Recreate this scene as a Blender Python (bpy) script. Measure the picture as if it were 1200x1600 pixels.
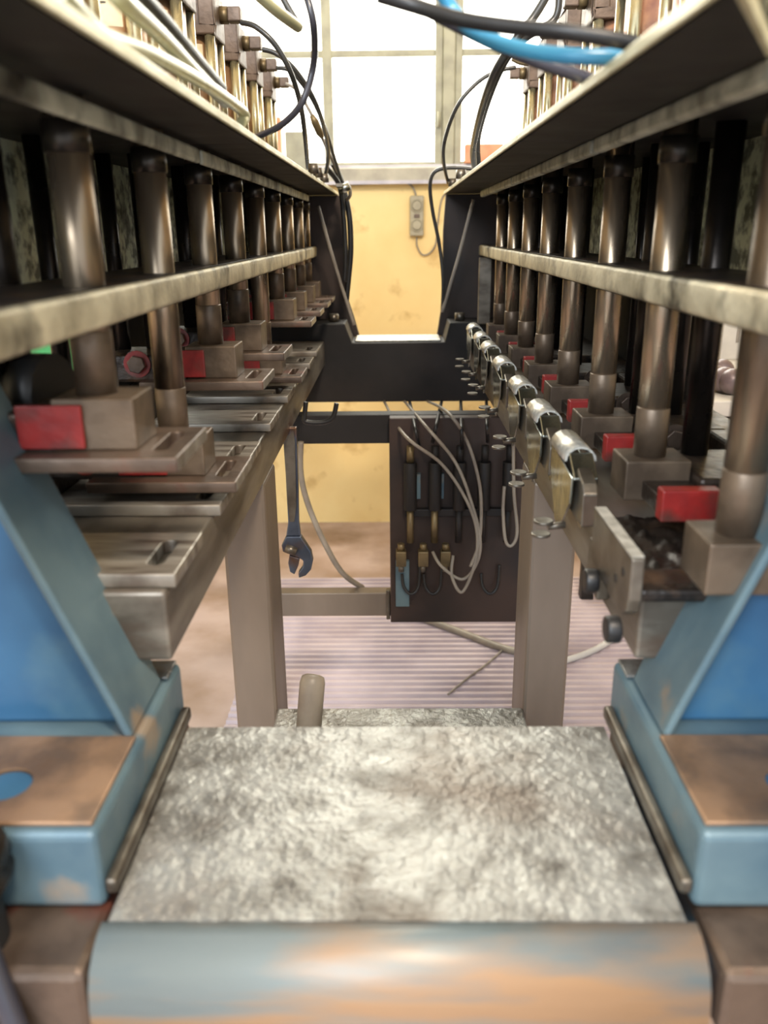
import bpy, bmesh, math, random
from mathutils import Vector, Matrix
random.seed(7)
C = bpy.context.scene.collection
for o in list(bpy.data.objects): bpy.data.objects.remove(o)

# ------------------------------------------------------------ camera, world, light
H = 1.15                       # camera height above the floor (m)
FPX = 1290.0
TH = math.atan(439/1290.0); YAW = math.radians(0.83); ROLL = math.radians(0.6)
cam_d = bpy.data.cameras.new('camera'); cam = bpy.data.objects.new('camera', cam_d); C.objects.link(cam)
cam_d.sensor_fit = 'VERTICAL'; cam_d.sensor_height = 36; cam_d.sensor_width = 27; cam_d.lens = FPX/1600*36
cam_d.clip_start = 0.01; cam_d.clip_end = 60
M = Matrix.Rotation(YAW, 4, 'Z') @ Matrix.Rotation(math.pi/2 - TH, 4, 'X') @ Matrix.Rotation(-ROLL, 4, 'Z')
cam.matrix_world = Matrix.Translation((0, 0, H)) @ M
cam_d.dof.use_dof = True; cam_d.dof.focus_distance = 1.25; cam_d.dof.aperture_fstop = 5.2
bpy.context.scene.camera = cam
def P(u, v, Y):                # point of the plane y = Y seen at photo pixel (u, v)
    d = M.to_3x3() @ Vector(((u-600)/FPX, (800-v)/FPX, -1)); k = Y/d.y
    return Vector((d.x*k, Y, H + d.z*k))
def Ph(u, v, h):               # point of the level h above the camera
    d = M.to_3x3() @ Vector(((u-600)/FPX, (800-v)/FPX, -1)); k = h/d.z
    return Vector((d.x*k, d.y*k, H + h))
vs = bpy.context.scene.view_settings
bpy.context.scene.display_settings.display_device = 'sRGB'
vs.view_transform = 'Standard'; vs.look = 'None'; vs.gamma = 1; vs.use_curve_mapping = False; vs.exposure = 0.6
w = bpy.data.worlds.new('world'); bpy.context.scene.world = w; w.use_nodes = True
bg = w.node_tree.nodes['Background']; bg.inputs[0].default_value = (0.86, 0.93, 1.0, 1); bg.inputs[1].default_value = 1.1
def area(name, loc, target, size, power, col, sy=None):
    l = bpy.data.lights.new(name, 'AREA'); l.size = size; l.energy = power; l.color = col
    if sy: l.shape = 'RECTANGLE'; l.size_y = sy
    o = bpy.data.objects.new(name, l); C.objects.link(o); o.location = loc
    o.rotation_euler = (Vector(target)-Vector(loc)).to_track_quat('-Z', 'Y').to_euler(); return o
area('ceiling_lamp_light', (0.35, -0.5, 2.75), (0, 1.6, 1.0), 0.35, 60, (1.0, 0.84, 0.66))
area('hall_daylight', (-1.2, -2.2, 2.4), (0, 1, 0.9), 1.6, 85, (0.86, 0.93, 1.0))
area('window_daylight', (-0.2, 3.1, 2.2), (0, 0.8, 0.9), 1.6, 38, (1.0, 0.98, 0.86), 1.3)

# ------------------------------------------------------------ materials
def lin(c):
    return tuple(((x/255)/12.92 if x/255 <= .04045 else ((x/255+.055)/1.055)**2.4) for x in c) + (1,)
def mat(name, c1, c2=None, metal=0.0, rough=0.5, scale=20, bump=0.0, mix=(0.4, 0.65), c3=None, s3=6, m3=(0.55, 0.7), stretch=None, bscale=None, rv=0.12, coat=0, soft=0):
    m = bpy.data.materials.new(name); m.use_nodes = True; nt = m.node_tree; N = nt.nodes; L = nt.links
    b = N['Principled BSDF']; b.inputs['Metallic'].default_value = metal; b.inputs['Roughness'].default_value = rough
    if coat: b.inputs['Coat Weight'].default_value = coat
    tc = N.new('ShaderNodeTexCoord'); mp = N.new('ShaderNodeMapping'); L.new(tc.outputs['Object'], mp.inputs[0])
    if stretch: mp.inputs['Scale'].default_value = stretch
    def noise(sc, det=6):
        n = N.new('ShaderNodeTexNoise'); n.inputs['Scale'].default_value = sc; n.inputs['Detail'].default_value = det
        L.new(mp.outputs[0], n.inputs['Vector']); return n
    def ramp(n, lo, hi, a, c):
        r = N.new('ShaderNodeValToRGB'); r.color_ramp.elements[0].position = lo; r.color_ramp.elements[1].position = hi
        r.color_ramp.elements[0].color = a; r.color_ramp.elements[1].color = c; L.new(n.outputs['Fac'], r.inputs[0]); return r
    n1 = noise(scale)
    r1 = ramp(n1, mix[0], mix[1], lin(c1), lin(c2 or c1)); out = r1.outputs[0]
    if c3:
        n3 = noise(s3, 8); r3 = ramp(n3, m3[0], m3[1], (0,0,0,1), (1,1,1,1))
        mx = N.new('ShaderNodeMix'); mx.data_type = 'RGBA'; L.new(r3.outputs[0], mx.inputs['Factor'])
        L.new(out, mx.inputs[6]); mx.inputs[7].default_value = lin(c3); out = mx.outputs[2]
    L.new(out, b.inputs['Base Color'])
    rr = N.new('ShaderNodeMapRange'); rr.inputs['To Min'].default_value = max(0.05, rough-rv); rr.inputs['To Max'].default_value = min(1, rough+rv)
    n2 = noise(scale*1.7, 4); L.new(n2.outputs['Fac'], rr.inputs[0]); L.new(rr.outputs[0], b.inputs['Roughness'])
    if bump:
        nb = noise(bscale or scale*3, 5); bp = N.new('ShaderNodeBump'); bp.inputs['Strength'].default_value = bump; bp.inputs['Distance'].default_value = 0.004
        L.new(nb.outputs['Fac'], bp.inputs['Height']); L.new(bp.outputs[0], b.inputs['Normal'])
    return m
def emit(name, c, s):
    m = bpy.data.materials.new(name); m.use_nodes = True; b = m.node_tree.nodes['Principled BSDF']
    b.inputs['Base Color'].default_value = lin(c); b.inputs['Emission Color'].default_value = lin(c); b.inputs['Emission Strength'].default_value = s
    b.inputs['Roughness'].default_value = 0.3; return m
MT = dict(
 steel=mat('worn_steel', (128,122,112), (92,84,74), .75, .38, 25, .15, c3=(58,48,40), s3=9),
 plate=mat('machined_plate_steel', (156,150,140), (124,116,106), .45, .4, 14, .08, stretch=(1,6,1), c3=(84,72,62), s3=12),
 rod=mat('chromed_rod', (172,154,132), (124,108,90), .85, .3, 12, .05, stretch=(1,1,.25), c3=(60,50,42), s3=14),
 darkrod=mat('oily_dark_rod', (48,42,38), (26,23,21), .7, .3, 16, .1),
 sleeve=mat('blackened_sleeve', (70,64,58), (40,36,33), .8, .3, 20, .05),
 block=mat('oiled_block_steel', (116,100,84), (82,69,57), .45, .42, 22, .2, c3=(46,38,31), s3=10),
 grime=mat('oily_grime', (54,44,37), (24,20,18), .3, .42, 26, .5, c3=(88,66,48), s3=18),
 brown=mat('grimy_brown_steel', (104,88,76), (70,58,50), .5, .4, 18, .3, c3=(112,62,50), s3=14, m3=(.56,.7)),
 red=mat('red_paint', (150,36,32), (118,26,25), .0, .45, 30, .2, c3=(74,48,40), s3=22, m3=(.50,.68)),
 rail=mat('dusty_bar_steel', (222,212,182), (170,160,134), .3, .5, 20, .35, c3=(84,78,64), s3=16, bscale=120),
 upper=mat('dusty_grey_bar', (200,202,186), (130,130,118), .3, .6, 30, .4, c3=(44,42,38), s3=9, bscale=150),
 sheet=mat('dark_sheet_metal', (46,43,42), (36,34,33), .3, .55, 10, .05),
 edge=mat('window_lit_edge', (214,208,176), (190,184,150), .3, .42, 20, .1),  # pale tone puts the window light and its glow into the edge colour
 mottled=mat('mottled_backing', (216,224,198), (110,114,100), .0, .7, 60, .4, c3=(60,58,52), s3=8, m3=(.6,.75), mix=(.42,.6)),
 dark=mat('dark_painted_iron', (30,27,27), (22,20,20), .2, .6, 9, .15, c3=(42,36,34), s3=5),
 darkend=mat('brown_black_iron', (62,48,42), (42,34,31), .2, .5, 6, .1, c3=(30,28,31), s3=4),
 beam=mat('brushed_beam_steel', (136,129,118), (94,87,78), .5, .4, 16, .12, stretch=(1,.35,2), c3=(88,66,52), s3=9),
 leg=mat('leg_steel', (138,126,114), (118,107,96), .35, .45, 7, .06, stretch=(1,1,.3)),
 blue=mat('blue_machine_paint', (54,98,132), (40,80,114), .0, .4, 8, .08, c3=(84,116,132), s3=6),
 bluewear=mat('worn_blue_paint', (98,120,128), (74,98,112), .2, .4, 12, .15, c3=(138,124,108), s3=16, m3=(.6,.72)),
 tan=mat('rubbed_bare_casting', (150,120,94), (108,86,68), .35, .4, 22, .25, c3=(86,80,74), s3=11, m3=(.5,.7)),
 bed=mat('hammered_bed_steel', (166,166,162), (112,109,104), .55, .36, 30, .8, c3=(112,100,90), s3=9, m3=(.54,.74), bscale=110),
 lip=mat('chipped_lip_paint', (112,120,120), (76,98,110), .15, .45, 10, .25, c3=(150,120,92), s3=15, m3=(.40,.60), stretch=(.35,1,2.2)),
 chrome=mat('chrome', (176,180,174), (132,134,126), 1.0, .24, 20, .15),
 chromecap=mat('pitted_chrome', (216,214,206), (176,174,166), .6, .34, 90, .3),
 black=mat('black_rubber', (30,30,31), (22,22,24), 0, .45, 20, .05),
 hose=mat('dark_grey_tube', (62,62,60), (48,48,48), 0, .3, 10),
 bluehose=mat('blue_air_hose', (64,140,176), (52,122,160), 0, .3, 10),
 clearhose=mat('greenish_tube', (190,188,150), (160,160,126), 0, .3, 12),
 purple=mat('indigo_tube', (50,50,58), (66,64,72), 0, .25, 10),
 greycable=mat('grey_cable', (150,142,130), (120,112,104), 0, .45, 14),
 whitecable=mat('white_cable', (206,206,206), (190,190,192), 0, .4, 14),
 alu=mat('brown_cylinder_tube', (170,132,96), (136,104,76), .45, .35, 8, .08, stretch=(1,1,.3), c3=(196,170,140), s3=10),
 stain=mat('stained_cylinder_tube', (196,150,116), (150,104,80), .25, .45, 22, .15, c3=(112,76,70), s3=14),
 tie=mat('bright_tie_rod', (216,206,170), (170,160,124), .8, .25, 10),
 head=mat('cylinder_head_casting', (104,88,76), (84,70,60), .35, .5, 40, .2),
 paper=mat('label_paper', (226,216,186), (206,190,156), 0, .6, 30),
 ink=mat('label_ink', (50,44,40), None, 0, .6),
 brass=mat('brass', (128,112,82), (88,76,56), .6, .45, 20),
 wall=mat('yellow_plaster', (244,218,156), (238,208,144), 0, .8, 5, .12, c3=(206,172,112), s3=9, m3=(.6,.75), bscale=60),
 plainwall=mat('cream_plaster', (222,208,176), (206,190,158), 0, .8, 5, .1),
 floor=mat('stained_concrete', (176,156,150), (140,116,100), 0, .55, 3.5, .08, c3=(116,94,78), s3=2.2),
 mat_=mat('lilac_ribbed_mat', (188,174,180), (166,152,160), 0, .5, 6, .05),
 frame=mat('window_frame_paint', (156,152,128), (134,130,110), .1, .5, 16, .1),
 sill=mat('sill_stone', (178,172,154), (156,150,136), 0, .6, 14, .15),
 sillw=mat('lavender_paint', (190,186,192), (170,166,174), 0, .5, 14),
 socket=mat('grey_plastic', (168,160,136), (150,142,120), 0, .5, 14),
 orange=mat('orange_plastic', (214,150,110), (196,128,88), 0, .5, 14),
 green=mat('green_enamel', (70,160,96), (56,140,82), 0, .4, 10),
 bin=mat('grey_bin', (196,190,180), (176,170,164), 0, .5, 12),
 knob=mat('violet_grey_balls', (124,108,110), (96,82,84), .2, .35, 12),
 wrench=mat('blued_wrench_steel', (98,108,126), (70,78,94), .75, .32, 14, .08, c3=(110,84,66), s3=16),
 pane=emit('backlit_frosted_glass', (255,255,246), 3.2),
 lamp=emit('lamp_tube', (255,236,190), 4.0),
)

# ------------------------------------------------------------ helpers
class MB:
    def __init__(s): s.v = []; s.f = []; s.sm = []
    def add(s, vs_, fs, smooth=False):
        o = len(s.v); s.v += [tuple(q) for q in vs_]
        for f in fs: s.f.append([i+o for i in f]); s.sm.append(smooth)
        return s
    def box(s, x0, x1, y0, y1, z0, z1):
        if x0 > x1: x0, x1 = x1, x0
        vs_ = [(x, y, z) for z in (z0, z1) for y in (y0, y1) for x in (x0, x1)]
        return s.add(vs_, [(0,2,3,1),(4,5,7,6),(0,1,5,4),(2,6,7,3),(0,4,6,2),(1,3,7,5)])
    def tube(s, pts, r, n=10, cap=True, radii=None, smooth=True):
        pts = [Vector(p) for p in pts]; rings = []; up = None
        for i, p in enumerate(pts):
            t = (pts[min(i+1, len(pts)-1)] - pts[max(i-1, 0)]).normalized()
            if up is None:
                up = t.orthogonal().normalized()
            else:
                up = (up - t*up.dot(t)); up = up.normalized() if up.length > 1e-6 else t.orthogonal().normalized()
            sd = t.cross(up); rr = radii[i] if radii else r
            rings.append([p + (up*math.cos(a) + sd*math.sin(a))*rr for a in [2*math.pi*k/n for k in range(n)]])
        vs_ = [q for ring in rings for q in ring]; fs = []
        for i in range(len(pts)-1):
            for k in range(n):
                fs.append((i*n+k, i*n+(k+1)%n, (i+1)*n+(k+1)%n, (i+1)*n+k))
        s.add(vs_, fs, smooth)
        if cap:
            s.add(rings[0], [tuple(reversed(range(n)))]); s.add(rings[-1], [tuple(range(n))])
        return s
    def cyl(s, a, b, r, n=20, r2=None):
        return s.tube([a, b], r, n, True, [r, r if r2 is None else r2])
    def prism(s, poly, axis, a0, a1):
        n = len(poly)
        def q(p, a): return {'x': (a, p[0], p[1]), 'y': (p[0], a, p[1]), 'z': (p[0], p[1], a)}[axis]
        vs_ = [q(p, a0) for p in poly] + [q(p, a1) for p in poly]
        return s.add(vs_, [tuple(range(n)), tuple(reversed(range(n, 2*n)))] + [(i, (i+1)%n+0, (i+1)%n+n, i+n)[::-1] for i in range(n)])
    def sphere(s, c, r, n=14, m=9):
        vs_ = []; fs = []
        for j in range(m+1):
            ph = math.pi*j/m
            for k in range(n):
                a = 2*math.pi*k/n; vs_.append((c[0]+r*math.sin(ph)*math.cos(a), c[1]+r*math.sin(ph)*math.sin(a), c[2]+r*math.cos(ph)))
        for j in range(m):
            for k in range(n): fs.append((j*n+k, (j+1)*n+k, (j+1)*n+(k+1)%n, j*n+(k+1)%n))
        return s.add(vs_, fs, True)
    def build(s, name, m, parent=None, bev=0, seg=2):
        me = bpy.data.meshes.new(name); me.from_pydata(s.v, [], s.f); me.polygons.foreach_set('use_smooth', s.sm)
        bm = bmesh.new(); bm.from_mesh(me); bmesh.ops.remove_doubles(bm, verts=bm.verts, dist=1e-6)
        bmesh.ops.recalc_face_normals(bm, faces=bm.faces); bm.to_mesh(me); bm.free(); me.update()
        o = bpy.data.objects.new(name, me); C.objects.link(o); me.materials.append(MT[m] if isinstance(m, str) else m)
        if parent: o.parent = parent; o.matrix_parent_inverse = parent.matrix_world.inverted()
        if bev:
            b = o.modifiers.new('bevel', 'BEVEL'); b.width = bev; b.segments = seg; b.limit_method = 'ANGLE'; b.angle_limit = math.radians(40)
        return o
def holed(name, outer, holes, axis_z0, z1, m, parent=None, bev=0):   # flat plate (xy) with holes, thickness z0..z1
    cu = bpy.data.curves.new(name, 'CURVE'); cu.dimensions = '2D'; cu.fill_mode = 'BOTH'; cu.extrude = (z1-axis_z0)/2
    for poly in [outer]+holes:
        sp = cu.splines.new('POLY'); sp.points.add(len(poly)-1)
        for i, p in enumerate(poly): sp.points[i].co = (p[0], p[1], 0, 1)
        sp.use_cyclic_u = True
    t = bpy.data.objects.new('tmp', cu); C.objects.link(t)
    me = bpy.data.meshes.new_from_object(t); bpy.data.objects.remove(t)
    me.transform(Matrix.Translation((0, 0, (axis_z0+z1)/2))); me.materials.clear(); me.materials.append(MT[m])
    bm = bmesh.new(); bm.from_mesh(me); bmesh.ops.remove_doubles(bm, verts=bm.verts, dist=1e-6); bmesh.ops.recalc_face_normals(bm, faces=bm.faces); bm.to_mesh(me); bm.free()
    o = bpy.data.objects.new(name, me); C.objects.link(o)
    if parent: o.parent = parent; o.matrix_parent_inverse = parent.matrix_world.inverted()
    if bev:
        b = o.modifiers.new('bevel', 'BEVEL'); b.width = bev; b.segments = 2; b.limit_method = 'ANGLE'; b.angle_limit = math.radians(50)
    return o
def stadium(cx, cy, w, L, n=6):
    r = w/2; d = L/2-r; out = []
    for k in range(n+1): a = math.pi*k/n; out.append((cx+r*math.cos(a), cy+d+r*math.sin(a)))
    for k in range(n+1): a = math.pi+math.pi*k/n; out.append((cx+r*math.cos(a), cy-d+r*math.sin(a)))
    return out
def circle(cx, cy, r, n=16): return [(cx+r*math.cos(2*math.pi*k/n), cy+r*math.sin(2*math.pi*k/n)) for k in range(n)]
def spline(pts, k=8):
    pts = [Vector(p) for p in pts]; out = []
    for i in range(len(pts)-1):
        p0 = pts[max(i-1, 0)]; p1 = pts[i]; p2 = pts[i+1]; p3 = pts[min(i+2, len(pts)-1)]
        for j in range(k):
            t = j/k; out.append(0.5*((2*p1)+(p2-p0)*t+(2*p0-5*p1+4*p2-p3)*t*t+(3*p1-p0-3*p2+p3)*t**3))
    out.append(pts[-1]); return out
def tag(o, label=None, cat=None, group=None, kind=None):
    if label: o['label'] = label
    if cat: o['category'] = cat
    if group: o['group'] = group
    if kind: o['kind'] = kind
    return o
def empty(name, loc):
    o = bpy.data.objects.new(name, None); C.objects.link(o); o.location = loc; o.empty_display_size = .05
    o.matrix_world = Matrix.Translation(loc); return o
def copy_tree(o, dy, parent=None):
    c = o.copy(); C.objects.link(c)
    if parent is None: c.location = Vector(o.location) + Vector((0, dy, 0))
    else: c.parent = parent; c.matrix_parent_inverse = o.matrix_parent_inverse.copy()
    for ch in list(o.children): copy_tree(ch, dy, c)
    return c
ORD = ['nearest', 'second', 'third', 'fourth', 'fifth', 'sixth', 'seventh', 'eighth', 'ninth']
z = lambda h: H + h

# ------------------------------------------------------------ setting
WY = 3.25
tag(MB().box(-3.2, 3.6, -3, WY+.25, -.1, 0).build('floor', 'floor'), kind='structure')
def wallbox(name, bx, m):
    b = MB()
    for q in bx: b.box(*q)
    return tag(b.build(name, m), kind='structure')
X0, X1, XA, XB = -1.03, 1.42, .177, .219
ZB, ZT = z(.164), z(1.70)
wallbox('wall_back', [(-3.2, 3.6, WY, WY+.25, 0, ZB), (-3.2, X0, WY, WY+.25, ZB, ZT), (X1, 3.6, WY, WY+.25, ZB, ZT), (-3.2, 3.6, WY, WY+.25, ZT, 3.4)], 'wall')
wallbox('wall_left', [(-3.35, -3.2, -3, WY+.25, 0, 3.4)], 'plainwall')
wallbox('wall_right', [(3.6, 3.75, -3, WY+.25, 0, 3.4)], 'plainwall')
wallbox('ceiling', [(-3.35, 3.75, .2, WY+.25, 3.4, 3.5)], 'plainwall')
s = tag(MB().box(X0-.05, X1+.05, WY-.05, WY+.1, ZB, ZB+.052).build('trim_1', 'sill', bev=.004), kind='structure')
MB().box(X0-.05, X1+.05, WY-.056, WY-.05, ZB-.004, ZB+.008).build('sill_edge', 'sillw', s)
MB().box(X0, X1, WY-.03, WY+.0, ZB+.052, ZB+.062).build('sill_ledge', 'sillw', s)
tag(MB().box(XA, XB, WY-.01, WY+.1, ZB+.052, ZT).build('trim_2', 'frame', bev=.003), kind='structure')
def window(name, cols, xl, xr):
    root = tag(MB().box(xl, cols[0][0], WY+.0, WY+.05, ZB+.052, ZT).box(cols[-1][1], xr, WY, WY+.05, ZB+.052, ZT)
        .box(cols[0][0], cols[-1][1], WY, WY+.05, ZB+.052, z(.238)).box(cols[0][0], cols[-1][1], WY, WY+.05, z(1.66), ZT).build(name, 'frame', bev=.004), kind='structure')
    rows = [(.238, .579), (.601, .94), (.962, 1.30), (1.322, 1.66)]
    for i in range(len(cols)-1): MB().box(cols[i][1], cols[i+1][0], WY+.002, WY+.045, z(.238), z(1.66)).build('muntin', 'frame', root, bev=.003)
    for i in range(3): MB().box(cols[0][0], cols[-1][1], WY+.006, WY+.04, z(rows[i][1]), z(rows[i+1][0])).build('muntin', 'frame', root, bev=.003)
    for a, b in cols:
        for c, d in rows: MB().box(a-.004, b+.004, WY+.02, WY+.026, z(c)-.004, z(d)+.004).build('pane', 'pane', root)
    return root
wn = window('window_1', [(-1.0, -.647), (-.612, -.249), (-.214, .149)], -1.03, .177)
MB().cyl((.163, WY-.012, z(.35)), (.163, WY-.012, z(.40)), .006, 8).build('latch', 'frame', wn)
window('window_2', [(.246, .61), (.645, 1.01), (1.045, 1.39)], .219, 1.42)

# ribbed mat on the floor: real corrugation
mb = MB(); n = 0; vs_ = []; fs = []; Y = 1.15; pitch = .03
prof = [(0, .004), (.006, .012), (.018, .012), (.024, .004)]
ys = []
while Y < 2.62:
    for dy, hz in prof: ys.append((Y+dy, hz))
    Y += pitch
for y_, hz in ys: vs_ += [(-.42, y_, hz), (2.2, y_, hz)]
for i in range(len(ys)-1): fs.append((2*i, 2*i+1, 2*i+3, 2*i+2))
mb.add(vs_, fs); mb.box(-.42, 2.2, 1.15, 2.62, .0005, .003)
tag(mb.build('ribbed_floor_mat', 'mat_'), 'pale lilac ribbed mat lying on the floor beneath the machine', 'floor mat', kind='stuff')

# ------------------------------------------------------------ near casting
base = tag(empty('bed_casting', (0, .5, 0)), 'grey worn bed plate with rounded blue and tan front lip in the foreground', 'machine bed')
MB().box(-.178, .176, .398, .607, z(-.43), z(-.40)).build('bed_plate', 'bed', base)
prof = [(.3975, -.4005), (.388, -.4015), (.379, -.405), (.371, -.4115), (.366, -.421), (.3635, -.433), (.3625, -.452), (.3625, -.52), (.3975, -.52)]
b = MB().prism([(y, z(h)) for y, h in prof], 'x', -.182, .182)
b.sm = [i >= 2 for i in range(len(b.sm))]
b.build('front_lip', 'lip', base)
MB().box(-.195, .20, .3975, .60, z(-.62), z(-.4305)).build('casting_body', 'blue', base, bev=.01)
MB().box(-.34, -.185, .37, .64, z(-.46), z(-.412)).build('side_flange', 'brown', base, bev=.006)
MB().box(.19, .34, .37, .64, z(-.46), z(-.412)).build('side_flange', 'brown', base, bev=.006)
MB().box(-.16, .16, .40, .58, 0, z(-.62)).build('pedestal', 'blue', base)

def foot_bracket(sd):
    r = empty('foot_bracket', (sd*.24, .52, z(-.41)))
    tag(r, ('left' if sd < 0 else 'right') + ' blue cast bracket whose sloping rib rises from a foot on the bed plate', 'bracket', 'blue brackets on the bed plate')
    xi = .187
    MB().box(sd*xi, sd*.33, .418, .636, z(-.411), z(-.352)).build('foot', 'bluewear', r, bev=.006, seg=3)
    # rubbed top pad with bolt notch
    outer = [(sd*(xi+.004), .424), (sd*.325, .424), (sd*.325, .518), (sd*(xi+.004), .518)]
    if sd < 0: outer = outer[::-1]
    holed('foot_pad', outer, [circle(sd*.262, .462, .017)], z(-.3515), z(-.348), 'tan', r, bev=.001)
    MB().cyl((sd*.262, .462, z(-.3516)), (sd*.262, .462, z(-.3508)), .0168, 20).build('bolt_recess', 'blue', r)
    MB().box(sd*(xi+.003), sd*.325, .603, .632, z(-.3515), z(-.349)).build('foot_pad', 'bed', r, bev=.001)
    MB().box(sd*.178, sd*(xi-.0005), .418, .622, z(-.3995), z(-.388)).build('edge_strip', 'steel', r, bev=.003, seg=3)
    # rib: sloping gusset across the machine
    poly = [(sd*.200, z(-.352)), (sd*.207, z(-.33)), (sd*.29, z(-.115)), (sd*.335, z(.0)), (sd*.42, z(.0)), (sd*.42, z(-.352))]
    MB().prism(poly, 'y', .54, .596).build('rib_web', 'blue', r, bev=.004)
    poly2 = [(sd*.1935, z(-.351)), (sd*.2005, z(-.33)), (sd*.2835, z(-.115)), (sd*.3285, z(.0)), (sd*.336, z(.0)), (sd*.2915, z(-.115)), (sd*.208, z(-.33)), (sd*.2005, z(-.351))]
    MB().prism(poly2, 'y', .518, .6).build('rib_flange', 'bluewear', r, bev=.003, seg=3)
    return r
foot_bracket(-1); foot_bracket(1)
def fat_hose(sd):
    X = .268 if sd < 0 else .292
    p = empty('jacketed_hose', (sd*X, .40, z(-.5)))
    tag(p, ('thick black hose with a collar at the lower left corner' if sd < 0 else 'thick dark hose with a bright ring at the lower right corner'), 'hose')
    MB().tube(spline([(sd*(X+.02), .42, z(-.14)), (sd*(X+.012), .41, z(-.24)), (sd*X, .40, z(-.345))]), .024, 18).build('upper_hose', 'black', p)
    ring = [(sd*X, .40, z(-.345-.006*k)) for k in range(7)]
    MB().tube(ring, .03, 20, radii=[.026, .031, .033, .029, .033, .031, .026]).build('collar', 'sleeve', p)
    MB().tube(spline([(sd*X, .40, z(-.381)), (sd*(X-.015), .385, z(-.46)), (sd*(X-.045), .365, z(-.6))]), .022, 18).build('lower_hose', 'black', p)
    MB().tube(spline([(sd*(X-.022), .377, z(-.382)), (sd*(X-.045), .36, z(-.46)), (sd*(X-.075), .34, z(-.6))]), .007, 12).build('thin_line', 'purple' if sd < 0 else 'greycable', p)
fat_hose(-1); fat_hose(1)

# ------------------------------------------------------------ table frame
fr = tag(empty('machine_table_frame', (0, 1.2, 0)), 'welded steel table frame with two long beams, legs and crossbars under the machine', 'machine frame')
LX, RX = -.178, .188
for sd, xi in ((-1, LX), (1, RX)):
    MB().box(xi, xi+sd*.20, .581, 2.12, z(-.322), z(-.262)).build('side_beam', 'beam', fr, bev=.003)
    MB().box(xi, xi+sd*.062, 1.07, 1.18, 0, z(-.323)).build('leg', 'leg', fr, bev=.005)
    MB().box(sd*.305, sd*.365, 1.73, 1.79, 0, z(-.323)).build('leg', 'dark', fr, bev=.003)
MB().box(LX, RX, .93, 1.075, z(-.74), z(-.675)).build('foot_crossbar', 'bed', fr, bev=.003)
MB().box(-.304, .304, 1.73, 1.77, z(-.433), z(-.37)).build('rear_crossbar', 'dark', fr, bev=.002)
MB().box(-.304, .0, 1.73, 1.765, z(-.843), z(-.785)).build('lower_crossbar', 'leg', fr, bev=.002)
MB().box(-.022, -.013, 1.715, 1.7295, z(-.845), z(-.772)).build('end_tab', 'steel', fr, bev=.002)
tag(MB().tube([(-.125, 1.0, z(-.674)), (-.118, 1.02, z(-.60)), (-.117, 1.022, z(-.592)), (-.1165, 1.0235, z(-.589))], .018, 20, radii=[.018, .018, .016, .010]).build('pipe_stub', 'greycable'),
    'short grey pipe standing on the foot crossbar beside the left leg', 'pipe')

# ------------------------------------------------------------ far end frame
ef = tag(empty('end_frame', (0, 2.25, 0)), 'dark iron end frame with a wide U-shaped opening at the far end', 'machine frame')
MB().prism([(-.45, z(.087)), (-.134, z(.087)), (-.128, z(.02)), (-.122, z(-.095)), (-.121, z(-.175)), (-.108, z(-.216)), (-.094, z(-.268)), (-.45, z(-.268))], 'y', 2.25, 2.28).build('end_plate', 'darkend', ef, bev=.002)
MB().prism([(.45, z(.087)), (.45, z(-.268)), (.115, z(-.268)), (.124, z(-.208)), (.128, z(-.12)), (.128, z(0)), (.134, z(.087))], 'y', 2.25, 2.28).build('end_plate', 'darkend', ef, bev=.002)
MB().prism([(-.45, z(-.22)), (-.125, z(-.22)), (-.108, z(-.268)), (.128, z(-.268)), (.14, z(-.22)), (.45, z(-.22)), (.45, z(-.42)), (-.45, z(-.42))], 'y', 2.121, 2.249).build('end_beam', 'dark', ef, bev=.003)
MB().box(-.1, .118, 2.13, 2.24, z(-.2675), z(-.262)).build('opening_sill', 'chromecap', ef, bev=.002)
for sd in (-1, 1):
    MB().box(sd*.40, sd*.45, 2.14, 2.24, 0, z(-.421)).build('leg', 'dark', ef)
    x = -.155 if sd < 0 else .168
    MB().cyl((x+sd*.0, 2.17, z(-.219)), (x, 2.17, z(-.20)), .013, 6).build('bolt', 'steel', ef)
MB().box(.206, .236, 2.075, 2.095, z(-.2195), z(-.063)).build('upright_post', 'beam', ef, bev=.002)
for sd, a, b in ((-1, (497, 322), (553, 508)), (1, (740, 312), (691, 488))):
    p, q = P(*a, 2.10), P(*b, 2.10)
    tag(MB().tube(spline([p, (p+q)/2+Vector((sd*.002, 0, 0)), q]), .0042, 8).build('stay_cable', 'greycable'),
        ('left' if sd < 0 else 'right') + ' thin grey stay cable slanting down to the opening in the end frame', 'cable', 'stay cables at the end frame')

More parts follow.
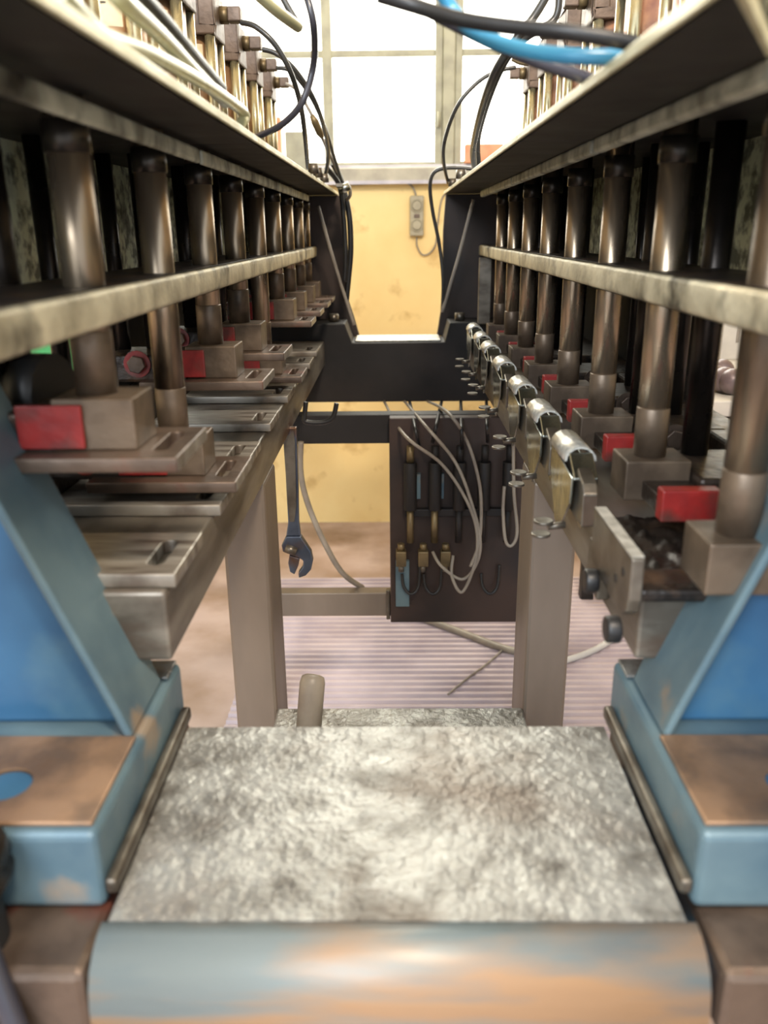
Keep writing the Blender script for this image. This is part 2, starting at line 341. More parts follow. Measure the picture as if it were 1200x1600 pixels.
# ------------------------------------------------------------ rails, shelves, backing
for sd in (-1, 1):
    nm = 'left' if sd < 0 else 'right'
    xf = .20 if sd < 0 else .22
    rc = .222 if sd < 0 else .242
    Ys = [.41]+[.61+.2*k for k in range(8)]+[2.17] if sd < 0 else [.36, .552]+[.57+.195*k for k in range(1, 8)]
    out = [(sd*xf, .28), (sd*xf, 2.249), (sd*(xf+.085), 2.249), (sd*(xf+.085), .28)]
    holes = [circle(sd*rc, y, .0152, 18) for y in Ys if y < 2.2]
    g = holed('guide_rail', out, holes, z(-.062), z(-.036), 'rail', bev=.0045)
    tag(g, nm + ' dusty flat steel guide bar that the row of rods passes through', 'guide bar', 'guide bars')
    ins = [(sd*(xf+.004), .282), (sd*(xf+.004), 2.247), (sd*(xf+.083), 2.247), (sd*(xf+.083), .282)]
    holed('grease_film', ins, [circle(sd*rc, y, .0154, 18) for y in Ys if y < 2.2], z(-.0359), z(-.0352), 'grime', g)
    # shelf
    sh = tag(empty('cylinder_shelf', (sd*.25, 1.2, z(.09))), nm + ' dark sheet shelf with bright edge carrying the air cylinders', 'shelf', 'cylinder shelves')
    xl = .1436 if sd < 0 else .132
    xb = .201 if sd < 0 else .206
    bo_ = .0055 if sd < 0 else 0
    for a, b in ((.30 if sd < 0 else .372, .95), (.953, 1.75), (1.753, 2.30)):
        if sd > 0 and b == .95:
            MB().prism([(xl, .372), (xl, .95), (.42, .95), (.42, .525), (.205, .512)], 'z', z(.0885), z(.0925)).build('sheet', 'sheet', sh, bev=.0005)
            MB().prism([(xl, .372), (.205, .512), (.206, .507), (xl+.002, .367)], 'z', z(.0885), z(.0955)).build('sheet_edge', 'edge', sh)
        else: MB().box(sd*xl, sd*.42, a, b, z(.0885), z(.0925)).build('sheet', 'sheet', sh, bev=.0005)
        MB().box(sd*(xl-.0015), sd*(xl+.004), a, b, z(.0885), z(.0955)).build('sheet_edge', 'edge', sh, bev=.001)
    for a, b in ((.28, .93), (.945, 1.55), (1.56, 2.1)):
        MB().box(sd*xb, sd*(xb+(.0055 if sd < 0 else .012)), a, b, z(.074-bo_), z(.0884-bo_*.9)).build('support_bar', 'upper', sh, bev=.003)
    bp = MB().box(sd*.375, sd*.385, .3, 2.24, z(-.06), z(.088)).build('backing_sheet', 'mottled', sh)
    MB().box(sd*.402, sd*.408, 1.05, 2.24, z(-.25), z(-.0605)).build('rear_guard', 'dark', fr)
    # outer lower beam
    MB().box(sd*.35, sd*.40, .62, 2.12, z(-.26), z(-.215)).build('outer_beam', 'grime', fr, bev=.004)

# ------------------------------------------------------------ press stations
def station(sd, Y, hp, plate, near=False, short=False):
    """cylinder on the shelf, guide rod, block, red holder, carriage, slotted foot; hp = level of the block's underside"""
    rx = .222 if sd < 0 else .242; bi = .188 if sd < 0 else .214
    r = empty('press_station', (sd*rx, Y, z(hp)))
    top = hp+.038
    MB().cyl((sd*rx, Y, z(top)), (sd*rx, Y, z(.0885)), .0145, 28).build('guide_rod', 'rod', r)
    cl = MB()
    cl.tube([(sd*rx, Y, z(q)) for q in (.052, .0525, .0735, .0737)], .0165, 28, radii=[.0150, .0158, .0158, .0150])
    cl.build('sleeve', 'sleeve', r)
    MB().tube([(sd*rx, Y, z(q)) for q in (top, top+.045, top+.046)], .0152, 28, radii=[.0151, .0151, .0146]).build('rod_socket', 'block', r)
    MB().box(sd*bi, sd*(bi+.06), Y-.026, Y+.026, z(hp), z(top)).build('block', 'block', r, bev=.0015)
    if sd < 0:
        MB().box(sd*(bi+.037), sd*(bi+.085), Y-.030, Y-.0262, z(hp+.002), z(top-.004)).build('red_holder', 'red', r, bev=.001)
    elif not near:
        q = MB().box(sd*(bi+.012), sd*(bi+.062), Y-.098, Y-.082, z(hp+.004), z(top-.006)).build('red_holder', 'red', r, bev=.0015)
        MB().box(sd*(bi+.016), sd*(bi+.06), Y-.082, Y-.0262, z(hp+.004), z(hp+.020)).build('holder_arm', 'grime', r, bev=.001)
    cy = Y-.0261 if sd < 0 else Y-.05
    MB().box(sd*(bi+.0605), sd*(bi+.16), cy, Y+.058, z(hp-.004), z(top-.01)).build('carriage', 'grime', r, bev=.004)
    bx = sd*(bi+(.118 if sd < 0 else .10))
    bo = MB().cyl((bx, cy-.0005, z(hp+.018)), (bx, cy-.008, z(hp+.018)), .011, 6).build('hex_bolt', 'brown', r, bev=.001)
    MB().cyl((bx, cy-.0002, z(hp+.018)), (bx, cy-.002, z(hp+.018)), .016, 18).build('washer', 'red' if sd < 0 else 'brown', bo)
    px = .300
    MB().cyl((sd*px, Y+.042, z(top-.012)), (sd*px, Y+.042, z(.0885)), .013, 20).build('piston_rod', 'darkrod', r)
    MB().cyl((sd*(px+.040), Y+.035, z(top-.012)), (sd*(px+.040), Y+.035, z(.0885)), .009, 16).build('rear_guide', 'darkrod', r)
    if plate:
        xa, xb_ = .154, .30
        out = [(sd*xa, Y-.048), (sd*xb_, Y-.048), (sd*xb_, Y+.05), (sd*xa, Y+.05)]
        if sd > 0: out = out[::-1]
        holed('slotted_foot', out, [stadium(sd*.1725, Y+.003, .011, .06)], z(hp-.011), z(hp), 'brown', r, bev=.0012)
        MB().box(sd*(xa-.0004), sd*(xa+.0), Y-.046, Y+.048, z(hp-.0098), z(hp-.001)).build('bright_edge', 'plate', r)
    # air cylinder on the shelf
    if short:
        MB().cyl((sd*.285, Y-.03, z(.0930)), (sd*.285, Y-.03, z(.165)), .02, 20).build('short_cylinder', 'head', r, bev=.002)
        MB().cyl((sd*.245, Y-.03, z(.0930)), (sd*.245, Y-.03, z(.145)), .014, 20).build('short_cylinder', 'head', r, bev=.002)
        return r
    c0 = .304 if sd < 0 else .322; w_ = .043
    MB().box(sd*(c0-w_), sd*(c0+w_), Y-w_, Y+w_, z(.093), z(.128)).build('bottom_head', 'head', r, bev=.003)
    tb = MB().cyl((sd*c0, Y, z(.128)), (sd*c0, Y, z(.276)), .037, 28).build('cylinder_tube', 'alu' if sd < 0 else 'stain', r)
    for ax in (-1, 1):
        for ay in (-1, 1):
            MB().cyl((sd*c0+ax*.034, Y+ay*.034, z(.128)), (sd*c0+ax*.034, Y+ay*.034, z(.276)), .0075, 12).build('tie_rod', 'tie', r)
    hd = MB()
    hd.box(sd*(c0-w_), sd*(c0+w_), Y-w_+.014, Y+w_, z(.276), z(.336))
    hd.box(sd*(c0-w_), sd*(c0+w_), Y-w_, Y-w_+.014, z(.276), z(.288))
    hd.box(sd*(c0-w_), sd*(c0-w_+.022), Y-w_, Y-w_+.014, z(.288), z(.336))
    hd.box(sd*(c0+w_-.022), sd*(c0+w_), Y-w_, Y-w_+.014, z(.288), z(.336))
    ho = hd.build('top_head', 'head', r, bev=.002)
    MB().cyl((sd*c0, Y-w_+.0135, z(.296)), (sd*c0, Y-w_+.002, z(.296)), .008, 14).build('head_screw', 'tie', ho)
    xi = sd*(c0-w_)
    ft = MB().cyl((xi, Y+.015, z(.312)), (xi-sd*.012, Y+.015, z(.312)), .012, 6).build('air_fitting', 'brass', r)
    MB().box(xi-sd*.012, xi-sd*.032, Y+.004, Y+.026, z(.302), z(.322)).build('elbow', 'head', ft, bev=.002)
    if sd < 0 and hp != -.157:
        lb = MB(); n_ = 6
        f = lambda a: (-c0 + .0373*math.cos(a), Y+.0373*math.sin(a))
        for k in range(n_):
            (xa_, ya), (xb2, yb) = f(math.radians(-96+k*7)), f(math.radians(-96+(k+1)*7))
            lb.add([(xa_, ya, z(.205)), (xb2, yb, z(.205)), (xb2, yb, z(.265)), (xa_, ya, z(.265))], [(0, 1, 2, 3)])
        lbl = lb.build('label', 'paper', tb)
        tx = bpy.data.curves.new('label_print', 'FONT'); tx.body = 'pneu'; tx.size = .017; tx.extrude = .0002
        t_ = bpy.data.objects.new('tmp', tx); C.objects.link(t_); me = bpy.data.meshes.new_from_object(t_); bpy.data.objects.remove(t_)
        me.transform(Matrix.Translation((-c0+.0005, Y-.0386, z(.2585))) @ Matrix.Rotation(math.radians(15), 4, 'Z') @ Matrix.Rotation(math.pi/2, 4, 'X') @ Matrix.Rotation(-math.pi/2, 4, 'Z'))
        me.materials.clear(); me.materials.append(MT['ink'])
        o = bpy.data.objects.new('label_print', me); C.objects.link(o); o.parent = tb; o.matrix_parent_inverse = tb.matrix_world.inverted()
    return r
names_l = ['nearest', 'second nearest', 'third from the camera', 'fourth from the camera', 'fifth from the camera', 'sixth from the camera', 'third from the far end', 'second from the far end', 'farthest']
names_r = ['nearest', 'second nearest', 'third from the camera', 'fourth from the camera', 'fifth from the camera', 'third from the far end', 'second from the far end', 'farthest']
lev = [-.150, -.228, -.165, -.160, -.226, -.157, -.157, -.157, -.157]
protos = {}
for k in range(9):
    Y = .61+.2*k if k < 8 else 2.17; hp = lev[k]
    if k == 8: o = station(-1, Y, hp, True, short=True)
    elif hp not in protos: protos[hp] = (station(-1, Y, hp, True), Y); o = protos[hp][0]
    else: o = copy_tree(protos[hp][0], Y-protos[hp][1])
    tag(o, 'press station in the left row, ' + names_l[k] + (', lowered block' if hp < -.2 else ', raised block') + ' on slotted foot', 'press', 'left row of press stations')
for k in range(8):
    Y = .57+.195*k - (.018 if k == 0 else 0)
    if k == 0: o = station(1, Y, -.242, False, near=True)
    elif k == 1: pr = station(1, Y, -.242, False); o = pr
    else: o = copy_tree(pr, .195*(k-1))
    tag(o, 'press station in the right row, ' + names_r[k] + ', rod on square block', 'press', 'right row of press stations')

# loose slotted plates on the left beam
fars = [.68, .85, 1.015, 1.21, 1.41, 1.60, 1.76, 1.93]
out = [(-.170, -.047), (-.34, -.047), (-.34, .047), (-.170, .047)]
p0 = None
for k, f in enumerate(fars):
    if p0 is None:
        p0 = holed('slotted_plate', [(x, y) for x, y in out], [stadium(-.192, 0, .0135, .056)], 0, .0115, 'plate', bev=.0012); o = p0
    else:
        o = p0.copy(); C.objects.link(o)
    o.location = (random.uniform(-.002, .002), f-.047, z(-.2615)); o.rotation_euler.z = random.uniform(-.015, .015)
    tag(o, 'bare steel plate with a slot on the left beam, ' + (ORD[k] if k < 7 else 'farthest') + (' from the camera' if 0 < k < 7 else ' one'), 'slotted plate', 'slotted plates on the left beam')

# ------------------------------------------------------------ clamps on the right beam
def clamp(Y, L, first=False):
    r = empty('clamp', (.185, Y, z(-.26)))
    a, b = Y-L/2, Y+L/2
    pl = [(a, z(-.262)), (b, z(-.262)), (b, z(-.212)), (a+.04, z(-.212)), (a+.008, z(-.222)), (a, z(-.23))]
    MB().prism(pl, 'x', .172, .186).build('clamp_plate', 'steel', r, bev=.0015)
    MB().prism([(a-.0015, z(-.26)), (a, z(-.26)), (a, z(-.232)), (a-.0015, z(-.232))], 'x', .173, .185).build('red_end', 'brown', r)
    # folded chrome cover: rounded top + two tapering cheeks
    prof = []
    for k in range(9): t = math.pi*k/8; prof.append((.179-.0155*math.cos(t), z(-.2125)+.0145*math.sin(t)))
    m = MB(); y0, y1 = a+.05, b
    inner = [(.179+(x-.179)*.86, z(-.2115)+(q-z(-.2115))*.86) for x, q in prof][::-1]
    m.prism([(x, q) for x, q in prof+inner], 'y', y0, y1); m.sm = [i >= 2 for i in range(len(m.sm))]
    m.build('rounded_cap', 'chromecap', r)
    for xx in (.1665, .1890):
        MB().prism([(a+.022, z(-.221)), (y1, z(-.2125)), (y1, z(-.245)), (y1-.035, z(-.285)), (y1-.055, z(-.29)), (a+.025, z(-.247))], 'x', xx-.0012, xx+.0012).build('cheek', 'chrome', r, bev=.0006)
    m = MB().prism([(a+.022, z(-.221)), (y0, z(-.2035)), (y0, z(-.2065)), (a+.022, z(-.224))], 'x', .1675, .190); m.build('cap_nose', 'chrome', r, bev=.001)
    # wing screw underneath, on the inner side
    m = MB().cyl((.165, a+.035, z(-.272)), (.148, a+.035, z(-.274)), .0035, 10); sc = m.build('screw', 'steel', r)
    for dz, dy in ((.007, -.004), (-.010, .006)):
        c = Vector((.143, a+.035+dy, z(-.274+dz))); m = MB()
        m.cyl(c+Vector((0, -.0, -.0016)), c+Vector((0, 0, .0016)), .0095, 16); w_ = m.build('wing', 'steel', sc, bev=.0008)
    return r
cp = None
cl_y = [.785, .955, 1.13, 1.33, 1.53, 1.68, 1.85]
for k, y in enumerate(cl_y):
    if cp is None: cp = clamp(y, .125); o = cp
    else: o = copy_tree(cp, y-cl_y[0])
    tag(o, 'chrome capped clamp with wing screw on the right beam, ' + (['nearest one', 'second nearest', 'third from the camera', 'middle of the row', 'third from the far end', 'second from the far end', 'farthest one'][k]), 'clamp', 'chrome clamps on the right beam')
st = tag(empty('angle_stop', (.18, .62, z(-.26))), 'bare L-shaped steel stop plate with bright top edge at the near end of right beam', 'stop plate')
poly = [(.553, z(-.225)), (.672, z(-.225)), (.672, z(-.272)), (.60, z(-.278)), (.567, z(-.276)), (.556, z(-.268)), (.553, z(-.258))]
MB().prism(poly, 'x', .170, .180).build('upright_plate', 'steel', st, bev=.0015)
MB().box(.180, .25, .557, .60, z(-.262), z(-.2515)).build('foot', 'grime', st, bev=.003)
MB().box(.1702, .1798, .556, .670, z(-.2252), z(-.2243)).build('top_edge', 'chromecap', st)
for y, hh in ((.572, -.243), (.59, -.256)):
    MB().cyl((.1695, y, z(hh)), (.1702, y, z(hh)), .0035, 10).build('hole', 'black', st)
for y, hh in ((.64, -.280), (.565, -.287)):
    k_ = MB().cyl((.1695, y, z(hh)), (.158, y, z(hh)), .0105, 18).build('knob', 'black', st, bev=.002)
tag(MB().box(.176, .1875, .665, .705, z(-.31), z(-.264)).build('hanging_lug', 'steel', None, bev=.002), 'small steel lug with a hole hanging below the nearest chrome clamp', 'lug')
# crumpled oily rag lumps on the beam top near
rg = bmesh.new(); bmesh.ops.create_grid(rg, x_segments=26, y_segments=26, size=.5)
from mathutils import noise as mn
for v in rg.verts:
    p = v.co.copy(); v.co = Vector((.19+ (p.x+.5)*.10, .60+(p.y+.5)*.14, z(-.2610) + .010*abs(mn.noise(p*7)) + .006*abs(mn.noise(p*17))))
me = bpy.data.meshes.new('oily_rag'); rg.to_mesh(me); rg.free()
for p in me.polygons: p.use_smooth = True
o = bpy.data.objects.new('oily_rag', me); C.objects.link(o); me.materials.append(MT['grime'])
so = o.modifiers.new('thick', 'SOLIDIFY'); so.thickness = .0015
tag(o, 'black crumpled oily rag lying on the right beam beside the stop plate', 'rag')

# ------------------------------------------------------------ valve panel
vp = tag(empty('valve_panel', (.13, 1.75, z(-.85))), 'dark pneumatic valve panel with fittings hanging under the machine', 'valve panel')
MB().box(-.012, .275, 1.700, 1.728, z(-.845), z(-.371)).build('panel_plate', 'darkend', vp, bev=.002)
MB().box(.02, .25, 1.684, 1.6995, z(-.585), z(-.568)).build('mounting_rail', 'dark', vp, bev=.002)
MB().box(.0, .03, 1.690, 1.6995, z(-.80), z(-.69)).build('paint_patch', 'bluewear', vp)
for k in range(5):
    x = .032+.052*k
    b = MB().cyl((x, 1.675, z(-.46)), (x, 1.675, z(-.565)), .014, 16).build('valve_body', 'dark', vp, bev=.001)
    MB().cyl((x, 1.675, z(-.425)), (x, 1.675, z(-.46)), .008, 10).build('valve_stem', 'brass' if k == 0 else 'dark', b)
    MB().cyl((x, 1.675, z(-.565)), (x, 1.675, z(-.64)), .0075, 10).build('nipple', 'brass' if k < 2 else 'dark', b)
for k in range(3):
    x = .012+.048*k
    f = MB().box(x-.011, x+.011, 1.655, 1.68, z(-.69), z(-.655)).build('connector_block', 'brass', vp, bev=.002)
    MB().cyl((x, 1.667, z(-.64)), (x, 1.667, z(-.655)), .008, 6).build('union_nut', 'brass', f)
    MB().cyl((x, 1.667, z(-.69)), (x, 1.667, z(-.705)), .006, 8).build('hose_barb', 'steel', f)
for x in (.045, .095):
    MB().box(x-.009, x+.009, 1.688, 1.6995, z(-.545), z(-.49)).build('label_plate', 'bluewear', vp)

def hose(name, pix, Y, r, m, label, cat='hose', group=None, n=8, k=8):
    pts = []
    for q in pix:
        yy = q[2] if len(q) > 2 else Y
        pts.append(P(q[0], q[1], yy))
    return tag(MB().tube(spline(pts, k), r, n).build(name, m), label, cat, group)
def loop(pix, lab, m='hose', r=.0035): return hose('air_tube', pix, 1.64, r, m, lab, 'tube', 'air tubes at the valve panel')
loop([(600, 627, 2.10), (632, 680), (690, 725), (728, 780), (745, 830), (742, 880), (722, 925), (706, 900), (708, 868, 1.66)], 'thin tube looping lowest across the valve panel from the end beam', 'greycable')
loop([(632, 627, 2.10), (660, 660), (710, 720), (735, 780), (750, 840), (745, 880), (722, 905, 1.645), (690, 885), (676, 862, 1.66)], 'thin tube looping to the middle connector of the valve panel', 'greycable')
loop([(668, 627, 2.10), (700, 645), (730, 690), (748, 750), (752, 800), (748, 850), (735, 885)], 'thin tube curving down the centre of the valve panel', 'greycable')
loop([(802, 690), (803, 770), (808, 830), (800, 852), (790, 845), (786, 800), (788, 760)], 'thin tube hanging in a U at the right side of the valve panel', 'greycable')
for a, b in (((640, 627), (655, 700)), ((690, 627), (676, 690)), ((720, 627), (722, 700)), ((760, 627), (762, 690))):
    loop([(a[0], a[1], 2.1), ((a[0]+b[0])/2, (a[1]+b[1])/2), (b[0], b[1], 1.66)], 'dark tube dropping from the end beam to the valve body near ' + {655: 'the left edge', 676: 'the left middle', 722: 'the right middle', 762: 'the right edge'}[b[0]], 'black', .004)
for i, x in enumerate((.03, .078, .205)):
    pts = [(x-.016, 1.69, z(-.72)), (x-.012, 1.685, z(-.75)), (x+.004, 1.68, z(-.765)), (x+.02, 1.685, z(-.75)), (x+.024, 1.69, z(-.70))]
    tag(MB().tube(spline(pts), .0035, 8).build('air_tube', 'black'), 'short black tube bent in a U low on the valve panel, ' + ['at its left', 'below its middle connectors', 'at its right'][i], 'tube', 'short U tubes')

# ------------------------------------------------------------ wrench on hook
W = 1.37
def pp(pix, Y=W): return [(P(u, v, Y).x, P(u, v, Y).z) for u, v in pix]
wr = tag(empty('adjustable_wrench', tuple(P(462, 800, W))), 'blue-grey adjustable wrench hanging head down beside the left leg', 'wrench')
MB().prism(pp([(443, 668), (463, 668), (466, 760), (467, 815), (470, 838), (447, 838), (450, 815), (447, 760)]), 'y', W, W+.011).build('handle', 'wrench', wr, bev=.002)
MB().prism(pp([(443, 690), (447, 672), (452, 680), (458, 672), (461, 690), (463, 790), (460, 815), (453, 815), (450, 790)]), 'y', W-.0015, W-.0002).build('handle_web', 'steel', wr)
MB().prism(pp([(447, 838), (470, 838), (478, 850), (486, 862), (489, 876), (486, 890), (478, 899), (467, 903), (466, 895), (473, 886), (474, 876), (468, 872), (442, 862), (440, 852)]), 'y', W-.002, W+.014).build('head', 'wrench', wr, bev=.002)
MB().prism(pp([(452, 868), (468, 873), (466, 884), (460, 898), (453, 894), (450, 880)]), 'y', W+.000, W+.012).build('movable_jaw', 'wrench', wr, bev=.0015)
MB().cyl(P(446, 856, W-.004), P(463, 862, W-.004), .0075, 12).build('worm_screw', 'steel', wr)
hose('hook', [(478, 628, 1.5), (476, 650, 1.5), (478, 659, 1.5), (505, 660, 1.5), (520, 652, 1.5), (526, 630, 1.5)], 1.5, .0045, 'black', 'bent black wire hook under the end beam above the wrench', 'hook')
hose('power_cable', [(470, 690, 1.70), (470, 740, 1.70), (482, 790, 1.70), (508, 850, 1.70), (535, 895, 1.72), (566, 918, 1.785)], 1.7, .0065, 'greycable', 'grey power cable curving down from the left of rear crossbar to the floor', 'cable')
pts = [Ph(*q, -H+.02) for q in ((600, 940), (650, 962), (720, 988), (790, 1014), (850, 1026))]
pts2 = [Ph(*q, -H+.02) for q in ((850, 1040), (890, 1030), (930, 1015), (965, 993), (1010, 960))]
tag(MB().tube(spline(pts), .011, 10).build('floor_cable', 'greycable'), 'grey cable lying across the ribbed mat between the legs', 'cable')
tag(MB().tube(spline(pts2), .009, 10).build('white_floor_cable', 'whitecable'), 'white cable on the mat to the right of the right leg', 'cable')
pts3 = [Ph(*q, -H+.016) for q in ((700, 1085), (730, 1060), (760, 1038), (785, 1016))]
tag(MB().tube(spline(pts3), .003, 6).build('thin_shadow_line', 'greycable'), 'thin shadow line modelled as a strand on the ribbed mat', 'wire')  # strand stands in for a thin line of shade on the mat

# ------------------------------------------------------------ hoses, left upper
G = 'air tubes beside the left cylinders'
hose('air_tube', [(478, -10, .95), (490, 40, .95), (490, 100, 1.0), (472, 160, 1.0), (440, 195, 1.02), (405, 212, 1.05), (396, 214, 1.08)], 1, .0038, 'purple', 'large dark looping tube in front of the window on the left', 'tube', G)
hose('air_tube', [(377, 35, 1.41), (400, 42, 1.4), (430, 70, 1.4), (455, 115, 1.42), (470, 165, 1.5), (477, 215, 1.6), (481, 262, 1.78)], 1, .0042, 'hose', 'tube arching from the nearest visible left cylinder head', 'tube', G)
hose('air_tube', [(410, 77, 1.6), (432, 84, 1.6), (460, 108, 1.6), (488, 150, 1.65), (505, 195, 1.75), (513, 240, 1.9), (507, 282, 2.0)], 1, .0042, 'hose', 'tube arching from the second visible left cylinder head', 'tube', G)
hose('air_tube', [(432, 106, 1.8), (455, 112, 1.8), (485, 150, 1.85), (508, 200, 1.95), (522, 245, 2.05), (534, 285, 2.12)], 1, .004, 'hose', 'tube arching from the third visible left cylinder head', 'tube', G)
h5 = hose('air_tube', [(446, 131, 2.0), (465, 142, 2.0), (490, 185, 2.0), (503, 215, 2.03), (520, 252, 2.08), (533, 282, 2.14)], 1, .0035, 'greycable', 'thin tube with inline connector from the farthest left cylinder head', 'tube', G)
MB().tube([P(487, 180, 1.995), P(492, 190, 2.0), P(500, 208, 2.02), P(503, 214, 2.03)], .008, 10, radii=[.005, .0085, .0085, .005]).build('connector', 'brass', h5)
h6 = hose('black_hose', [(520, 255, 2.1), (530, 275, 2.12), (538, 300, 2.12), (546, 340, 2.12), (548, 390, 2.12), (545, 430, 2.12), (541, 470, 2.12)], 1, .007, 'black', 'thick black hose hanging over the left side of the opening', 'hose')
hose('black_hose', [(510, 262, 2.05), (530, 290, 2.09), (537, 340, 2.10), (540, 400, 2.10), (538, 440, 2.10)], 1, .006, 'black', 'second black hose hanging just inside the left end plate', 'hose')
hose('curved_wire', [(540, 285, 2.05), (546, 292, 2.05), (547, 305, 2.06), (542, 312, 2.09)], 1, .004, 'greycable', 'short pale wire curl at the left shelf end', 'wire')
c_ = tag(empty('hose_clip', tuple(P(538, 292, 2.03))), 'silver round hose clip at the far end of the left shelf', 'clip')
MB().cyl(P(530, 298, 2.03), P(546, 290, 2.03), .010, 14).build('clip_barrel', 'chrome', c_)
MB().box(P(525, 300, 2.0).x, P(535, 300, 2.0).x, 2.0, 2.06, z(.0957), z(.103)).build('clip_base', 'steel', c_)
for i, (u, v) in enumerate(((497, 268), (507, 276), (490, 262))):
    p = Ph(u, v+8, .097)
    tag(MB().cyl((p.x, p.y, z(.0957)), (p.x, p.y, z(.112)), .009, 8).build('shelf_nut', 'steel'), ['middle', 'right', 'left'][i] + ' one of three small nuts on the far end of left shelf', 'nut', 'nuts on the left shelf')
# pale tubes lying on the left shelf
tag(MB().tube(spline([P(90, -14, .44), P(160, 55, .50), P(233, 84, .585), P(320, 132, .735), P(372, 168, .88), P(383, 181, .91), P(378, 190, .90)]), .0052, 10).build('shelf_tube', 'clearhose'), 'pale green-grey tube lying close along the left shelf edge with bent end', 'tube')
tag(MB().tube(spline([P(170, -20, .52), P(192, 2, .53), P(253, 58, .62), P(300, 108, .72), P(332, 140, .80), P(352, 160, .90)]), .0055, 10).build('shelf_tube', 'clearhose'), 'pale tube slanting down to the left shelf in front of the cylinders', 'tube')
tag(MB().tube(spline([P(205, -20, .60), P(262, 42, .68), P(322, 112, .82), P(345, 138, .90)]), .006, 10).build('shelf_cable', 'black'), 'black cable lying between the pale tube and the left cylinders', 'cable')
cl = tag(MB().tube(spline([P(380, -30, .9), P(430, 15, .95), P(466, 42, 1.0)]), .006, 8).build('hanging_strap', 'clearhose'), 'pale straight tube end pointing down in front of upper left window', 'tube')
hose('strap_dark_tube', [(438, -10, 1.0), (452, 15, 1.0), (466, 38, 1.0)], 1, .0035, 'hose', 'short dark tube beside the pale tube end at the upper left', 'tube').name = 'dark_tube'  # a dark tube of its own beside the pale one

# hoses, right upper
hose('black_hose', [(590, -8, .62), (650, 10, .62), (720, 30, .6), (800, 42, .58), (900, 52, .56), (1000, 70, .56), (1060, 88, .58)], 1, .0048, 'black', 'upper black hose crossing from the window to the right cylinders', 'hose')
hose('blue_hose', [(690, -12, .64), (712, 22, .64), (750, 55, .62), (820, 78, .6), (900, 88, .58), (980, 88, .58), (1040, 82, .6)], 1, .0050, 'bluehose', 'bright blue air hose crossing to the right cylinders', 'hose')
hose('black_hose', [(615, -10, .72), (680, 22, .70), (760, 62, .68), (830, 92, .66), (915, 122, .66), (980, 150, .68)], 1, .0048, 'purple', 'lower dark hose passing under the blue hose', 'hose')
G = 'tubes hanging at the right window'
hose('air_tube', [(856, -10, 1.2), (835, 25, 1.2), (800, 70, 1.2), (770, 120, 1.25), (750, 180, 1.4), (739, 235, 1.6), (742, 265, 1.75)], 1, .0055, 'hose', 'thick dark tube hanging left of the right cylinders', 'tube', G)
hose('air_tube', [(874, -10, 1.25), (866, 30, 1.25), (820, 60, 1.25), (790, 95, 1.3), (765, 150, 1.4), (747, 215, 1.6), (748, 258, 1.75)], 1, .005, 'hose', 'dark tube curving from the top behind the thick one', 'tube', G)
hose('air_tube', [(806, 105, 1.85), (775, 112, 1.85), (745, 130, 1.85), (715, 165, 1.85), (696, 215, 1.9), (693, 250, 1.95), (700, 285, 2.05)], 1, .004, 'hose', 'thin tube arching from the farthest right cylinder head', 'tube', G)
hose('air_tube', [(742, 264, 2.05), (705, 262, 2.05), (680, 268, 2.05), (672, 290, 2.06), (676, 330, 2.08), (686, 380, 2.1), (692, 430, 2.1), (692, 480, 2.11)], 1, .0045, 'hose', 'dark tube bent over the right shelf end and down the opening', 'tube', G)
hose('yellow_tube', [(800, 92, 1.85), (812, 98, 1.85), (826, 100, 1.85)], 1, .004, 'brass', 'small brass fitting stub at the farthest right cylinder', 'fitting').name = 'brass_fitting'
for i, (u, v) in enumerate(((707, 284), (720, 272))):
    p = Ph(u, v+6, .097)
    tag(MB().cyl((p.x, p.y, z(.0957)), (p.x, p.y, z(.112)), .010, 8).build('shelf_nut', 'steel'), ['left', 'right'][i] + ' one of two small nuts on the far end of right shelf', 'nut', 'nuts on the right shelf')

# ------------------------------------------------------------ wall things
def wp(u, v, dy=0): return P(u, v, WY-dy)
so = tag(empty('socket_box', tuple(wp(650, 338))), 'grey double socket box mounted on the yellow wall below the window', 'socket')
a, b = wp(640, 369), wp(662, 306)
cx = (a.x+b.x)/2
MB().box(a.x, b.x, WY-.035, WY-.0005, a.z, b.z).build('box_body', 'socket', so, bev=.005)
for zz in (wp(650, 322).z, wp(650, 352).z):
    ring = [(cx+.021*math.cos(t), WY-.036, zz+.021*math.sin(t)) for t in [2*math.pi*k/20 for k in range(21)]]
    MB().tube(ring, .0035, 6, cap=False).build('socket_ring', 'socket', so)
    MB().cyl((cx, WY-.0352, zz), (cx, WY-.042, zz), .016, 18).build('socket_cap', 'socket', so, bev=.002)
MB().box(cx-.01, cx+.01, WY-.039, WY-.0352, (a.z+b.z)/2-.006, (a.z+b.z)/2+.006).build('centre_tab', 'head', so)
hose('wall_cable', [(520, 289), (560, 288), (610, 284), (635, 286), (645, 293), (650, 305)], WY-.012, .0035, 'greycable', 'thin cable running under the sill into the socket box', 'cable')
hose('wall_cable', [(651, 370), (652, 385), (660, 398), (672, 395), (681, 380), (684, 350), (690, 312), (700, 300)], WY-.012, .003, 'greycable', 'thin cable looping down from the socket box and up again', 'cable')
tag(MB().box(wp(730, 0).x, wp(792, 0).x, WY-.049, WY-.001, z(.2265), z(.29)).build('orange_box', 'orange', bev=.004), 'orange box standing on the window sill at the right', 'box')
tag(MB().box(wp(414, 0).x, wp(432, 0).x, WY-.049, WY-.001, z(.2265), z(.385)).build('red_box', 'orange', bev=.004), 'small red-orange box on the sill behind the left cylinders', 'box')
tag(MB().box(wp(442, 0).x, wp(476, 0).x, WY-.12, WY-.0505, z(.10), z(.33)).build('grey_switch_box', 'frame', bev=.004), 'grey-green switch box fixed under the left window', 'box')

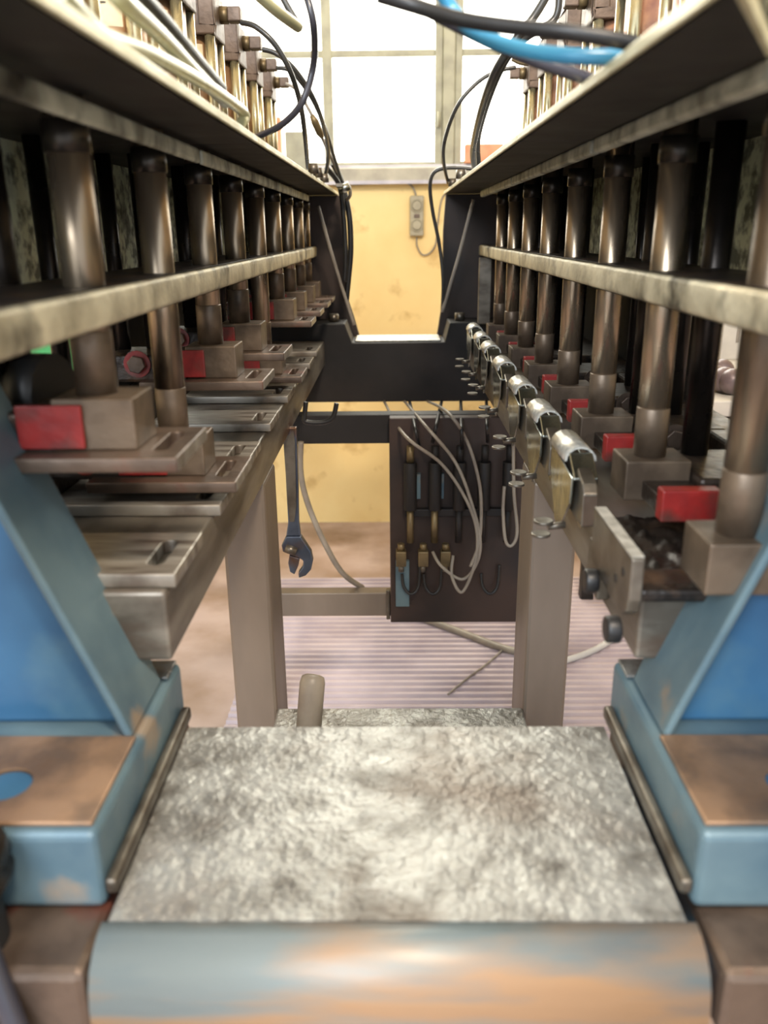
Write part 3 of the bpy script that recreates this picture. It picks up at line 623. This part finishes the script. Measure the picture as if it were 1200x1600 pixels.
# ------------------------------------------------------------ side things
bn = tag(empty('workbench', (.95, 1.9, 0)), 'cream workbench standing to the right behind the machine', 'workbench')
MB().box(.58, 1.5, 1.5, 2.5, z(-.33), z(-.30)).build('bench_top', 'bin', bn, bev=.003)
for x in (.6, 1.45):
    for y in (1.52, 2.45): MB().box(x, x+.04, y, y+.04, 0, z(-.3301)).build('leg', 'dark', bn)
bb = tag(empty('parts_bin', (.86, 2.0, z(-.30))), 'pale grey parts bin on the workbench at right', 'bin')
pb = MB()
pb.box(.78, 1.05, 2.0, 2.01, z(-.30), z(-.155)); pb.box(.78, 1.05, 2.25, 2.26, z(-.30), z(-.155)); pb.box(.78, .79, 2.01, 2.25, z(-.30), z(-.155)); pb.box(1.04, 1.05, 2.01, 2.25, z(-.30), z(-.155)); pb.box(.79, 1.04, 2.01, 2.25, z(-.30), z(-.29))
pb.build('bin_body', 'bin', bb, bev=.002)
MB().box(.775, 1.055, 1.995, 2.265, z(-.155), z(-.148)).build('bin_lid', 'whitecable', bb, bev=.002)
tx = bpy.data.curves.new('bin_marking', 'FONT'); tx.body = '1615'; tx.size = .085; tx.extrude = .0004
t_ = bpy.data.objects.new('tmp', tx); C.objects.link(t_); me = bpy.data.meshes.new_from_object(t_); bpy.data.objects.remove(t_)
me.transform(Matrix.Translation((.795, 1.9993, z(-.26))) @ Matrix.Rotation(math.pi/2, 4, 'X')); me.materials.clear(); me.materials.append(MT['greycable'])
o = bpy.data.objects.new('marking', me); C.objects.link(o); o.parent = bb; o.matrix_parent_inverse = bb.matrix_world.inverted()
for i, (u, v) in enumerate(((1104, 578), (1118, 586), (1131, 594), (1143, 604), (1114, 573), (1128, 580))):
    Yb = (1.62, 1.60, 1.58, 1.56, 1.70, 1.68)[i]
    p = P(u, v, Yb)
    o = MB().sphere((p.x, Yb, z(-.275)), .0245).build('ball_knob', 'knob')
    tag(o, ['leftmost ball of the front row on the bench', 'second ball of the front row on the bench', 'third ball of the front row on the bench', 'rightmost ball of the front row on the bench', 'left ball of the back row on the bench', 'right ball of the back row on the bench'][i].replace('ball', 'round violet-grey ball'), 'ball', 'round balls on the bench')
gc = tag(empty('green_cabinet', (-1.05, 2.5, 0)), 'cream cabinet with a green door in the background at left', 'cabinet')
MB().box(-1.35, -.86, 2.4, 2.9, 0, z(-.15)).build('cabinet_body', 'plainwall', gc, bev=.005)
MB().box(-1.10, -.93, 2.385, 2.3995, z(-.75), z(-.17)).build('door', 'green', gc, bev=.003)
MB().cyl((-.96, 2.3845, z(-.4)), (-.96, 2.37, z(-.4)), .012, 10).build('door_knob', 'steel', gc)
fit = tag(empty('pipe_fitting', (-.30, .62, z(-.10))), 'black greasy pipe fitting behind the nearest left rod', 'fitting')
MB().tube([(-.36, .66, z(-.12)), (-.30, .655, z(-.12)), (-.295, .655, z(-.12)), (-.27, .65, z(-.12))], .03, 14, radii=[.024, .024, .032, .032]).build('elbow', 'black', fit)
MB().cyl((-.33, .655, z(-.12)), (-.33, .655, z(-.075)), .024, 8).build('hex_nut', 'grime', fit, bev=.002)

# lamp fixture above the machine (gives the warm light), outside the frame
lf = tag(empty('ceiling_lamp', (.35, -.5, 2.8)), 'long warm ceiling lamp above the near end of the machine', 'lamp')
MB().box(.1, .6, -.7, -.3, 2.80, 2.86).build('lamp_housing', 'bin', lf)
print('objects', len(bpy.data.objects))
